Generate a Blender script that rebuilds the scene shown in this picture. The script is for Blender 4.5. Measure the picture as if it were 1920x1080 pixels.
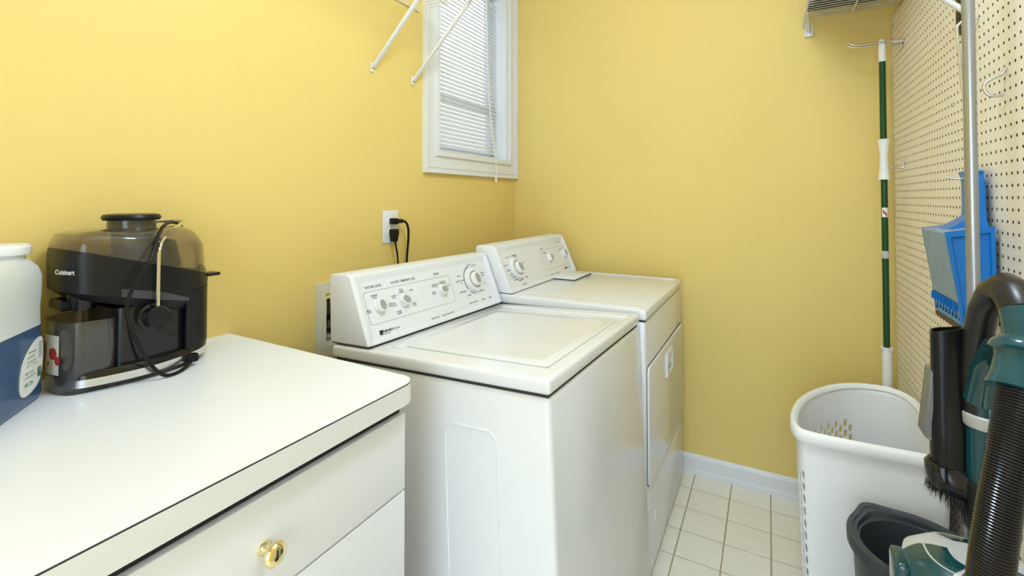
import bpy, bmesh, math, random
from mathutils import Vector, Matrix
random.seed(4)
R = math.radians
for o in list(bpy.data.objects): bpy.data.objects.remove(o)
S = bpy.context.scene
COL = S.collection

# ---------------------------------------------------------------- camera, world, lights, exposure
cam_d = bpy.data.cameras.new('camera'); cam = bpy.data.objects.new('camera', cam_d); COL.objects.link(cam)
cam_d.sensor_width = 36; cam_d.lens = 873.03/1920*36; cam_d.clip_start = .02
cam_d.shift_y = -(540-354.5)/1920
cam.location = (1.290, 0, 1.3025); cam.rotation_euler = (R(90+1.148), 0, R(28.851))
S.camera = cam
W = bpy.data.worlds.new('world'); S.world = W; W.use_nodes = True
bgn = W.node_tree.nodes['Background']; bgn.inputs[0].default_value = (.70, .86, 1, 1); bgn.inputs[1].default_value = 5.0
LAMP = (1.2, .74)
ld = bpy.data.lights.new('ceiling_lamp_light', 'POINT'); ld.shadow_soft_size = .13; ld.energy = 36; ld.color = (.69, .855, 1)
lo = bpy.data.objects.new('ceiling_lamp_light', ld); lo.location = (LAMP[0], LAMP[1], 2.43); COL.objects.link(lo)
vs = S.view_settings; vs.view_transform = 'Standard'; vs.look = 'None'; vs.exposure = 0.0; vs.gamma = 1; vs.use_curve_mapping = False

# ---------------------------------------------------------------- materials
MATS = {}
def mat(name, col, rough=.5, metal=0, spec=.5, coat=0, trans=0, noise=0, nscale=30, bump=0, bscale=200, emit=0, ior=1.45, alpha=1):
    if name in MATS: return MATS[name]
    m = bpy.data.materials.new(name); m.use_nodes = True; nt = m.node_tree; b = nt.nodes['Principled BSDF']
    c = (*col, 1)
    b.inputs['Base Color'].default_value = c; b.inputs['Roughness'].default_value = rough; b.inputs['Metallic'].default_value = metal
    b.inputs['Specular IOR Level'].default_value = spec; b.inputs['Coat Weight'].default_value = coat; b.inputs['Coat Roughness'].default_value = .06
    b.inputs['Transmission Weight'].default_value = trans; b.inputs['IOR'].default_value = ior; b.inputs['Alpha'].default_value = alpha
    if emit: b.inputs['Emission Color'].default_value = c; b.inputs['Emission Strength'].default_value = emit
    tc = None
    if noise or bump:
        tc = nt.nodes.new('ShaderNodeTexCoord')
    if noise:
        n = nt.nodes.new('ShaderNodeTexNoise'); n.inputs['Scale'].default_value = nscale; n.inputs['Detail'].default_value = 5
        nt.links.new(tc.outputs['Object'], n.inputs['Vector'])
        mx = nt.nodes.new('ShaderNodeMix'); mx.data_type = 'RGBA'
        mx.inputs[6].default_value = tuple(max(0, x*(1-noise)) for x in col)+(1,); mx.inputs[7].default_value = tuple(min(1, x*(1+noise)) for x in col)+(1,)
        nt.links.new(n.outputs['Fac'], mx.inputs[0]); nt.links.new(mx.outputs[2], b.inputs['Base Color'])
    if bump:
        n = nt.nodes.new('ShaderNodeTexNoise'); n.inputs['Scale'].default_value = bscale; n.inputs['Detail'].default_value = 3
        nt.links.new(tc.outputs['Object'], n.inputs['Vector'])
        bp = nt.nodes.new('ShaderNodeBump'); bp.inputs['Strength'].default_value = bump; bp.inputs['Distance'].default_value = .002
        nt.links.new(n.outputs['Fac'], bp.inputs['Height']); nt.links.new(bp.outputs[0], b.inputs['Normal'])
    MATS[name] = m; return m
yellow = mat('yellow_wall_paint', (.80, .608, .205), .62, noise=.03, nscale=2.5, bump=.22, bscale=260)
ceilm = mat('ceiling_white', (.85, .85, .84), .8, bump=.3, bscale=120)
trimw = mat('white_trim_paint', (.785, .79, .825), .35, bump=.05, bscale=60)
grout = mat('beige_grout', (.45, .37, .25), .8)
tilem = mat('cream_vinyl_tile', (.94, .905, .83), .42, noise=.07, nscale=22, bump=.06, bscale=90)
enamel = mat('white_enamel', (.785, .795, .84), .2, coat=.35, bump=.015, bscale=420)
enamel_d = mat('white_enamel_plastic', (.79, .805, .86), .3)
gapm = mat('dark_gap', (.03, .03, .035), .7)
knobw = mat('knob_white_plastic', (.80, .80, .82), .3)
knobg = mat('knob_grey_insert', (.36, .36, .37), .35)
ink = mat('grey_printed_ink', (.11, .11, .115), .6)
inkb = mat('black_printed_ink', (.02, .02, .02), .5)
lamin = mat('white_laminate', (.85, .875, .97), .32, bump=.02, bscale=300)
laminedge = mat('grey_white_laminate_edge', (.77, .77, .785), .4)
seamline = mat('dark_laminate_seam', (.035, .03, .03), .6)
cabw = mat('white_thermofoil', (.80, .805, .85), .38)
brass = mat('polished_brass', (.88, .73, .40), .07, metal=1)
blackp = mat('glossy_black_plastic', (.008, .008, .010), .12, spec=.5, noise=.2, nscale=60)
blackm = mat('satin_black_plastic', (.010, .010, .011), .36, spec=.3)
smoky = mat('smoky_clear_plastic', (.58, .51, .41), .04, trans=.92, ior=1.12, coat=.9)
smokyc = mat('smoky_cup_plastic', (.60, .60, .62), .03, trans=.95, ior=1.12, coat=.9)
chrome = mat('brushed_chrome', (.72, .72, .70), .22, metal=1)
rubber = mat('black_rubber_cord', (.006, .006, .006), .45, spec=.3)
jugm = mat('milky_jug_plastic', (.80, .84, .85), .30, trans=.12, ior=1.3)
liquid = mat('blue_detergent', (.055, .105, .22), .22, noise=.1, nscale=8)
capw = mat('white_cap_plastic', (.83, .83, .85), .4)
paperw = mat('white_label_paper', (.82, .83, .83), .5)
green_ink = mat('green_label_ink', (.02, .17, .10), .5)
redm = mat('red_print', (.45, .03, .03), .45)
creamm = mat('cream_print', (.78, .76, .50), .45)
pegm = mat('tan_pegboard', (.91, .83, .71), .5, noise=.05, nscale=55)
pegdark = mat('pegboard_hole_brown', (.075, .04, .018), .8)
wirew = mat('cream_coated_wire', (.80, .77, .68), .35)
steel = mat('zinc_plated_steel', (.66, .67, .68), .24, metal=1)
alum = mat('satin_aluminium', (.40, .415, .46), .33, metal=1)
greenp = mat('dark_green_paint', (.001, .058, .013), .26)
whitep = mat('white_plastic', (.83, .83, .85), .35)
bluep = mat('blue_plastic', (.002, .155, .52), .3)
bluedust = mat('dusty_blue_plastic', (.27, .36, .43), .75, noise=.22, nscale=35, bump=.15, bscale=150)
bluelight = mat('worn_light_blue_plastic', (.16, .42, .70), .5, noise=.15, nscale=40)
brownrub = mat('brown_rubber', (.10, .062, .035), .6)
tealp = mat('metallic_teal_plastic', (.004, .058, .078), .16, coat=.25)
tealg = mat('translucent_dark_teal', (.004, .055, .065), .08, coat=.4)
silverp = mat('silver_grey_plastic', (.50, .50, .52), .3)
hampm = mat('white_hamper_plastic', (.95, .95, .97), .38)
greyb = mat('dark_grey_bucket_plastic', (.043, .049, .060), .36, noise=.05, nscale=200)
glassm = mat('window_glass', (.50, .51, .52), .01, trans=1, ior=1.05)
blindm = mat('white_vinyl_slat', (.70, .70, .71), .38)
cordw = mat('white_cord', (.86, .85, .80), .7)
lampm = mat('lamp_glass', (1, .97, .92), .4, emit=2.2)
brownm = mat('dark_brown_wood', (.03, .013, .007), .5)
boxbeige = mat('beige_plastic_box', (.70, .66, .53), .45)
boxin = mat('brown_box_interior', (.20, .14, .08), .8)
copper = mat('copper_pipe', (.55, .30, .16), .35, metal=1)

# ---------------------------------------------------------------- mesh helper
class MB:
    def __init__(s): s.v = []; s.f = []
    def add(s, vs_, fs):
        n = len(s.v); s.v += [tuple(p) for p in vs_]; s.f += [tuple(i+n for i in q) for q in fs]; return s
    def box(s, x0, x1, y0, y1, z0, z1, bev=0, seg=2):
        if bev:
            bm = bmesh.new(); bmesh.ops.create_cube(bm, size=1)
            for v in bm.verts: v.co = Vector(((x0+x1)/2+v.co.x*(x1-x0), (y0+y1)/2+v.co.y*(y1-y0), (z0+z1)/2+v.co.z*(z1-z0)))
            bmesh.ops.bevel(bm, geom=list(bm.edges), offset=bev, segments=seg, profile=.5, affect='EDGES')
            return s.frombm(bm)
        P = [(x, y, z) for z in (z0, z1) for y in (y0, y1) for x in (x0, x1)]
        return s.add(P, [(0, 2, 3, 1), (4, 5, 7, 6), (0, 1, 5, 4), (2, 6, 7, 3), (0, 4, 6, 2), (1, 3, 7, 5)])
    def frombm(s, bm):
        bm.verts.index_update(); s.add([v.co[:] for v in bm.verts], [[v.index for v in f.verts] for f in bm.faces]); bm.free(); return s
    def prism(s, poly, a0, a1, axis=1, bev=0, seg=2):
        """poly: 2D points; extruded along axis; remaining axes in order"""
        def P(q, a):
            if axis == 0: return (a, q[0], q[1])
            if axis == 1: return (q[0], a, q[1])
            return (q[0], q[1], a)
        bm = bmesh.new()
        A = [bm.verts.new(P(q, a0)) for q in poly]; B = [bm.verts.new(P(q, a1)) for q in poly]; n = len(poly)
        bm.faces.new(A); bm.faces.new(B[::-1])
        for i in range(n): bm.faces.new((A[i], B[i], B[(i+1) % n], A[(i+1) % n]))
        bmesh.ops.recalc_face_normals(bm, faces=list(bm.faces))
        if bev: bmesh.ops.bevel(bm, geom=list(bm.edges), offset=bev, segments=seg, profile=.5, affect='EDGES')
        return s.frombm(bm)
    def loft(s, rings, cap0=True, cap1=True):
        n = len(rings[0]); vs_ = [p for r in rings for p in r]; fs = []
        for k in range(len(rings)-1):
            for i in range(n):
                j = (i+1) % n; fs.append((k*n+i, k*n+j, (k+1)*n+j, (k+1)*n+i))
        if cap0: fs.append(tuple(range(n))[::-1])
        if cap1: fs.append(tuple((len(rings)-1)*n+i for i in range(n)))
        return s.add(vs_, fs)
    def lathe(s, prof, c=(0, 0, 0), axis='z', n=32, sx=1, sy=1, caps=True):
        rings = []
        for r, h in prof:
            ring = []
            for i in range(n):
                a = 2*math.pi*i/n; u, w = r*math.cos(a)*sx, r*math.sin(a)*sy
                p = {'z': (u, w, h), 'x': (h, u, w), 'y': (w, h, u)}[axis]
                ring.append((c[0]+p[0], c[1]+p[1], c[2]+p[2]))
            rings.append(ring)
        return s.loft(rings, caps, caps)
    def tube(s, pts, r, n=8, closed=False, smooth=0):
        pts = [Vector(p) for p in pts]
        if smooth: pts = catmull(pts, smooth, closed)
        rings = []; up = None; m = len(pts)
        for i, p in enumerate(pts):
            if closed: t = pts[(i+1) % m]-pts[i-1]
            else: t = (pts[min(i+1, m-1)]-pts[max(i-1, 0)])
            t.normalize()
            if up is None:
                up = Vector((0, 0, 1)) if abs(t.z) < .9 else Vector((1, 0, 0))
            up = (up-t*up.dot(t)).normalized(); b = t.cross(up)
            rr = r[i] if isinstance(r, (list, tuple)) else r
            rings.append([tuple(p+(up*math.cos(2*math.pi*k/n)+b*math.sin(2*math.pi*k/n))*rr) for k in range(n)])
        if closed: rings.append(rings[0]); return s.loft(rings, False, False)
        return s.loft(rings)
    def ring(s, y0, y1, z0, z1, w, x0, x1):
        """rectangular mitred frame in the y-z plane, of width w, from x0 to x1"""
        O = [(y0, z0), (y1, z0), (y1, z1), (y0, z1)]; I = [(y0+w, z0+w), (y1-w, z0+w), (y1-w, z1-w), (y0+w, z1-w)]
        v = [(x, *q) for x in (x0, x1) for q in O+I]; f = []
        for i in range(4):
            j = (i+1) % 4
            f += [(i, 4+i, 4+j, j), (8+i, 8+j, 12+j, 12+i), (i, j, 8+j, 8+i), (4+i, 12+i, 12+j, 4+j)]
        return s.add(v, f)
    def xf(s, M):
        s.v = [tuple(M @ Vector(p)) for p in s.v]; return s
    def mesh(s, name, m, smooth=35):
        me = bpy.data.meshes.new(name); me.from_pydata(s.v, [], s.f); me.validate()
        bm = bmesh.new(); bm.from_mesh(me); bmesh.ops.recalc_face_normals(bm, faces=list(bm.faces)); bm.to_mesh(me); bm.free()
        me.materials.append(m)
        if smooth:
            me.polygons.foreach_set('use_smooth', [True]*len(me.polygons)); me.set_sharp_from_angle(angle=R(smooth))
        return me
def catmull(pts, k, closed=False):
    out = []; m = len(pts)
    rng = range(m) if closed else range(m-1)
    for i in rng:
        if closed: a, b, c, d = pts[i-1], pts[i], pts[(i+1) % m], pts[(i+2) % m]
        else: a, b, c, d = pts[max(i-1, 0)], pts[i], pts[i+1], pts[min(i+2, m-1)]
        for q in range(k):
            t = q/k
            out.append(.5*((2*b)+(c-a)*t+(2*a-5*b+4*c-d)*t*t+(3*b-a-3*c+d)*t**3))
    if not closed: out.append(pts[-1])
    return out
def cat2(pts, k, closed=True): return [(p.x, p.y) for p in catmull([Vector((a, b, 0)) for a, b in pts], k, closed)]
def rrect(x0, x1, y0, y1, r, n=6):
    out = []
    for cx, cy, a0 in ((x1-r, y1-r, 0), (x0+r, y1-r, 90), (x0+r, y0+r, 180), (x1-r, y0+r, 270)):
        for k in range(n+1):
            a = R(a0+90*k/n); out.append((cx+r*math.cos(a), cy+r*math.sin(a)))
    return out
INV = {}
def tag(o, label=None, cat=None, group=None, kind=None):
    if label: o['label'] = label
    if cat: o['category'] = cat
    if group: o['group'] = group
    if kind: o['kind'] = kind
    return o
def empty(name, loc, label, cat, group=None, rot=None):
    e = bpy.data.objects.new(name, None); e.empty_display_size = .05; COL.objects.link(e)
    M = Matrix.Translation(loc)
    if rot is not None: M = M @ rot.to_4x4()
    e.matrix_world = M; e.location = M.to_translation(); e.rotation_euler = M.to_euler(); INV[e.name] = M.inverted()
    tag(e, label, cat, group); return e
def obj(name, mb, m, parent=None, smooth=35, label=None):
    """mb holds WORLD coordinates; the object gets its origin at its parent's (or its own base)"""
    if parent is not None:
        I = INV[parent.name]; mb.xf(I); o = bpy.data.objects.new(name, mb.mesh(name, m, smooth)); o.parent = parent; INV[o.name] = I
    else:
        xs, ys, zs = zip(*mb.v); c = Vector(((min(xs)+max(xs))/2, (min(ys)+max(ys))/2, min(zs)))
        M = Matrix.Translation(c); mb.xf(M.inverted()); o = bpy.data.objects.new(name, mb.mesh(name, m, smooth)); o.location = c; INV[o.name] = M.inverted()
    if parent is not None and parent.type == 'MESH' : pass
    COL.objects.link(o)
    if label: o['label'] = label
    return o
def struct(name, mb, m, label, parent=None, smooth=0):
    o = obj(name, mb, m, parent, smooth)
    if parent is None: tag(o, label, 'structure'); o['kind'] = 'structure'; o['category'] = name.split('_')[0]
    return o
def text_mb(s, size, frame, bold=0, align='CENTER', shear=0):
    """flat lettering; frame: Matrix taking (x right, y up, 0) to world"""
    cu = bpy.data.curves.new('t', 'FONT'); cu.body = s; cu.size = size; cu.align_x = align; cu.align_y = 'CENTER'; cu.offset = bold; cu.shear = shear; cu.resolution_u = 2
    o = bpy.data.objects.new('t', cu); me = bpy.data.meshes.new_from_object(o)
    mb = MB(); mb.add([v.co[:] for v in me.vertices], [p.vertices[:] for p in me.polygons]); mb.xf(frame)
    bpy.data.objects.remove(o); bpy.data.curves.remove(cu); bpy.data.meshes.remove(me); return mb
def merge(mbs):
    r = MB()
    for b in mbs: r.add(b.v, b.f)
    return r
def holed(cells, hx, hy, depth, fmap, ex=None):
    """cells: (u, v, du, dv, hole?) rectangles; fmap(u, v, d) -> point. A cell with a hole gets an octagonal hole hx by hy"""
    mb = MB(); V = mb.v; F = mb.f
    oct_ = [(math.cos(math.pi/4*k), math.sin(math.pi/4*k)) for k in range(8)]
    outq = [(1, 0), (1, 1), (0, 1), (-1, 1), (-1, 0), (-1, -1), (0, -1), (1, -1)]
    for u, v, du, dv, h in cells:
        n = len(V)
        if not h:
            V += [fmap(u+a*du/2, v+b*dv/2, 0) for a, b in ((-1, -1), (1, -1), (1, 1), (-1, 1))]; F.append((n, n+1, n+2, n+3)); continue
        V += [fmap(u+a*du/2, v+b*dv/2, 0) for a, b in outq]
        V += [fmap(u+a*hx, v+b*hy, 0) for a, b in oct_]
        for k in range(8):
            j = (k+1) % 8; F.append((n+k, n+j, n+8+j, n+8+k))
        if depth and ex is not None:
            n2 = len(ex.v); ex.v += [fmap(u+a*hx, v+b*hy, 0.0004) for a, b in oct_]+[fmap(u+a*hx, v+b*hy, depth) for a, b in oct_]
            for k in range(8):
                j = (k+1) % 8; ex.f.append((n2+k, n2+j, n2+8+j, n2+8+k))
        elif depth:
            V += [fmap(u+a*hx, v+b*hy, depth) for a, b in oct_]
            for k in range(8):
                j = (k+1) % 8; F.append((n+8+k, n+8+j, n+16+j, n+16+k))
    return mb

# ---------------------------------------------------------------- room shell
END = 2.38; XR = 1.76; PEG = 1.733; YF = -.95; H = 2.7
WY0, WY1, WZ0, WZ1 = 1.652, 2.278, 1.504, 2.47        # window opening
BY0, BY1, BZ0, BZ1 = 1.058, 1.25, .812, .971          # washer outlet box opening
def wall_cells(ycuts, zcuts, holes, x0, x1):
    mb = MB()
    for a, b in zip(ycuts, ycuts[1:]):
        for c, d in zip(zcuts, zcuts[1:]):
            if any(h[0] <= (a+b)/2 <= h[1] and h[2] <= (c+d)/2 <= h[3] for h in holes): continue
            mb.box(x0, x1, a, b, c, d)
    return mb
struct('wall_left', wall_cells([YF, BY0, BY1, WY0, WY1, END+.1], [0, BZ0, BZ1, WZ0, WZ1, H], [(BY0, BY1, BZ0, BZ1), (WY0, WY1, WZ0, WZ1)], -.12, 0), yellow, 'yellow painted wall behind the counter and laundry machines')
struct('wall_back', MB().box(0, XR+.1, END, END+.1, 0, H), yellow, 'yellow painted end wall behind the dryer')
struct('wall_right', MB().box(XR, XR+.1, YF, END, 0, H), yellow, 'yellow wall carrying the pegboard')
DX0, DX1, DZ = .80, 1.74, 2.1
fw = MB().box(0, DX0, YF-.1, YF, 0, H).box(DX1, XR, YF-.1, YF, 0, H).box(DX0, DX1, YF-.1, YF, DZ, H)
struct('wall_front', fw, yellow, 'yellow wall with the doorway opposite the end wall')
struct('ceiling', MB().box(-.12, XR+.1, YF-.1, END+.1, H, H+.08), ceilm, 'white ceiling of the laundry room')
floor = struct('floor', MB().box(-.12, XR+.1, YF-2.2, END+.1, -.06, -.002), grout, 'cream square tile floor with tan joints')
TX, TY, GX, GY = .156, .1485, .974, 2.246
tmb = MB().box(-TX/2+.0024, TX/2-.0024, -TY/2+.0024, TY/2-.0024, -.006, 0, .0008, 1)
tme = tmb.mesh('tile', tilem, 30); INVF = INV[floor.name]
for i in range(-7, 6):
    for j in range(-21, 1):
        x = GX+TX*(i+.5); y = GY+TY*(j+.5)
        if x < -.08 or x > XR+.06: continue
        t = bpy.data.objects.new('tile', tme); t.parent = floor; t.location = INVF @ Vector((x, y, 0)); COL.objects.link(t)
bb = MB().prism([(END, 0), (END-.016, 0), (END-.016, .018), (END-.012, .024), (END-.012, .074), (END-.008, .084), (END-.002, .09), (END, .09)], .0, XR, axis=0)
struct('baseboard_back', bb, trimw, 'white moulded baseboard along the end wall', smooth=20)
bb = MB().prism([(0, 0), (.012, 0), (.012, .074), (.006, .088), (0, .09)], .75, END-.017, axis=1)
struct('baseboard_left', bb, trimw, 'white baseboard behind the machines', smooth=20)

# ceiling lamp (its light is set above)
lr = empty('ceiling_lamp', (LAMP[0], LAMP[1], H), 'round flush ceiling lamp with a frosted glass dome', 'lamp')
obj('base_ring', MB().lathe([(.0, H-.001), (.19, H-.001), (.19, H-.03), (.165, H-.034)], (LAMP[0], LAMP[1], 0)), chrome, lr)
obj('glass_dome', MB().lathe([(.165, H-.034), (.16, H-.06), (.13, H-.09), (.08, H-.108), (.02, H-.115)], (LAMP[0], LAMP[1], 0)), lampm, lr)

# ---------------------------------------------------------------- window
win = struct('window_1', MB().ring(WY0, WY1, WZ0, WZ1, .012, -.12, .004), trimw, 'narrow white sash window in the corner of the left wall')
cy0, cy1, cz0, cz1 = 1.551, 2.3785, 1.414, 2.56
cas = MB().ring(cy0, cy1, cz0, cz1, .016, 0, .021).ring(cy0+.016, cy1-.016, cz0+.016, cz1-.016, .008, 0, .014).ring(cy0+.024, cy1-.024, cz0+.024, cz1-.024, .006, 0, .017).ring(cy0+.03, cy1-.03, cz0+.03, cz1-.03, .046, 0, .0125)
cas.ring(cy0+.076, cy1-.076, cz0+.076, cz1-.076, .018, 0, .022)
obj('casing', cas, trimw, win, 20)
for (a, b, c, d, x) in ((WY0+.012, WY1-.012, 1.78, WZ1-.012, -.112), (WY0+.012, WY1-.012, WZ0+.012, 1.81, -.10)):
    s_ = obj('sash', MB().ring(a, b, c, d, .035, x-.012, x+.012), trimw, win, 20)
    obj('pane', MB().box(x-.002, x+.002, a+.03, b-.03, c+.03, d-.03), glassm, s_)
# blind
bx = -.058
bl = empty('window_blind', (bx, (WY0+WY1)/2, WZ0+.02), 'white slatted mini blind with its slats half open in the window', 'blind')
by0, by1 = WY0+.02, WY1-.018
obj('head_rail', MB().box(bx-.014, bx+.014, by0, by1, WZ1-.045, WZ1-.016, .002, 1), blindm, bl)
obj('bottom_rail', MB().box(bx-.010, bx+.010, by0, by1, WZ0+.016, WZ0+.028, .002, 1), blindm, bl)
pit = .0205; ang = R(56)
def slat_mb():
    mb = MB(); n = 5; w = .0125; top = []; bot = []
    for i in range(n+1):
        t = -1+2*i/n; u = t*w; h = .0018*(1-t*t)
        X = u*math.cos(ang)-h*math.sin(ang)*-1; Z = -u*math.sin(ang)+h*math.cos(ang)
        top.append((X, Z)); bot.append((X-.0005*math.sin(ang), Z-.0006))
    poly = top+bot[::-1]
    return mb.prism(poly, by0, by1, axis=1)
z = WZ0+.05; sme = None; k = 0
while z < WZ1-.055:
    if sme is None:
        m_ = slat_mb(); m_.xf(Matrix.Translation((bx, 0, 0))); m_.xf(Matrix.Translation((0, 0, bl.location.z))); m_.xf(INV[bl.name]); sme = m_.mesh('slat', blindm, 40)
    so = bpy.data.objects.new('slat', sme); so.parent = bl; so.location = (0, 0, z-bl.location.z); COL.objects.link(so); z += pit
for yy in (by0+.085, by1-.19, by1-.085):
    obj('ladder_cord', MB().tube([(bx+.0105, yy, WZ0+.03), (bx+.0105, yy, WZ1-.04)], .0009, 5).tube([(bx-.0105, yy, WZ0+.03), (bx-.0105, yy, WZ1-.04)], .0009, 5), cordw, bl)
pc = obj('pull_cord', MB().tube([(bx+.017, by1-.14, WZ1-.05), (-.02, 2.118, 1.85), (.03, 2.105, 1.5), (.032, 2.103, 1.42)], .0013, 6, smooth=5).tube([(bx+.017, by1-.132, WZ1-.05), (-.018, 2.124, 1.85), (.033, 2.11, 1.5), (.035, 2.107, 1.42)], .0013, 6, smooth=5), cordw, bl)
obj('tassel', MB().lathe([(.0025, 1.428), (.005, 1.418), (.0065, 1.392), (.005, 1.388)], (.0335, 2.105, 0), n=12), cordw, pc)

# ---------------------------------------------------------------- electric outlet and cords
oy, oz = 1.358, 1.193
ou = empty('wall_outlet', (0, oy, oz-.06), 'white double electric outlet on the yellow wall above the washer', 'outlet')
obj('cover_plate', MB().box(.0005, .006, oy-.041, oy+.041, oz-.063, oz+.063, .002, 2), trimw, ou)
for dz in (.021, -.021):
    obj('receptacle', MB().prism(rrect(oy-.017, oy+.017, oz+dz-.0145, oz+dz+.0145, .010), .004, .0085, axis=0, bev=.0008, seg=1), whitep, ou)
obj('screw', MB().lathe([(.003, .006), (.003, .0075), (.001, .008)], (0, oy, oz), 'x', 10), steel, ou)
def plug(name, pts, plugmb, label, cr=.0047):
    e = empty(name, pts[-1], label, 'power cord', 'power cords of the laundry machines')
    obj('plug', plugmb, rubber, e); obj('cord', MB().tube(pts, cr, 8, smooth=6), rubber, e)
plug('power_cord', [(.030, oy+.030, oz+.021), (.034, oy+.052, oz+.016), (.035, oy+.066, oz-.012), (.035, oy+.066, oz-.06), (.034, oy+.060, oz-.12), (.034, oy+.055, .98)],
     MB().box(.0085, .034, oy-.013, oy+.013, oz+.009, oz+.033, .004, 2).box(.022, .038, oy+.005, oy+.038, oz+.013, oz+.029, .005, 2), 'black power cord plugged sideways into the upper outlet socket')
plug('power_cord', [(.026, oy+.000, oz-.045), (.028, oy+.004, oz-.075), (.029, oy+.013, oz-.12), (.03, oy+.018, .98)],
     MB().prism([(oy-.014, oz-.009), (oy+.0145, oz-.009), (oy+.0145, oz-.026), (oy+.006, oz-.058), (oy-.006, oz-.058), (oy-.014, oz-.026)], .0085, .036, axis=0, bev=.003, seg=2), 'black power cord hanging straight down from the lower outlet socket', .0034)

# washer outlet box
wb = empty('washer_outlet_box', (0, 1.12, BZ0), 'beige recessed valve box in the wall behind the washer', 'valve box')
mb = MB().ring(1.019, BY1+.04, BZ0-.04, BZ1+.052, .036, 0.0005, .007).ring(BY0-.003, BY1+.003, BZ0-.003, BZ1+.003, .004, -.085, .0065)
obj('flange', mb, boxbeige, wb, 20); obj('back_panel', MB().box(-.09, -.085, BY0-.003, BY1+.003, BZ0-.003, BZ1+.003), boxin, wb)
obj('bottom_tray', MB().box(-.085, .004, BY0, BY1, BZ0+.001, BZ0+.006), boxbeige, wb)
for k, yy in enumerate((1.085, 1.19)):
    v = obj('valve', MB().lathe([(.012, BZ0+.006), (.012, BZ0+.035), (.017, BZ0+.038), (.017, BZ0+.058), (.011, BZ0+.06)], (-.04, yy, 0), n=14), copper, wb)
    obj('valve_handle', MB().box(-.02, -.004, yy-.022, yy+.022, BZ0+.040, BZ0+.054, .004, 1), (blackm, redm)[k], v)
    obj('hose_end', MB().tube([(-.04, yy, BZ0+.052), (-.03, yy+.004, BZ0+.085), (.0, yy+.01, BZ0+.09), (.02, yy+.02, BZ0+.06)], .011, 10, smooth=5), blackm, v)

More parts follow.
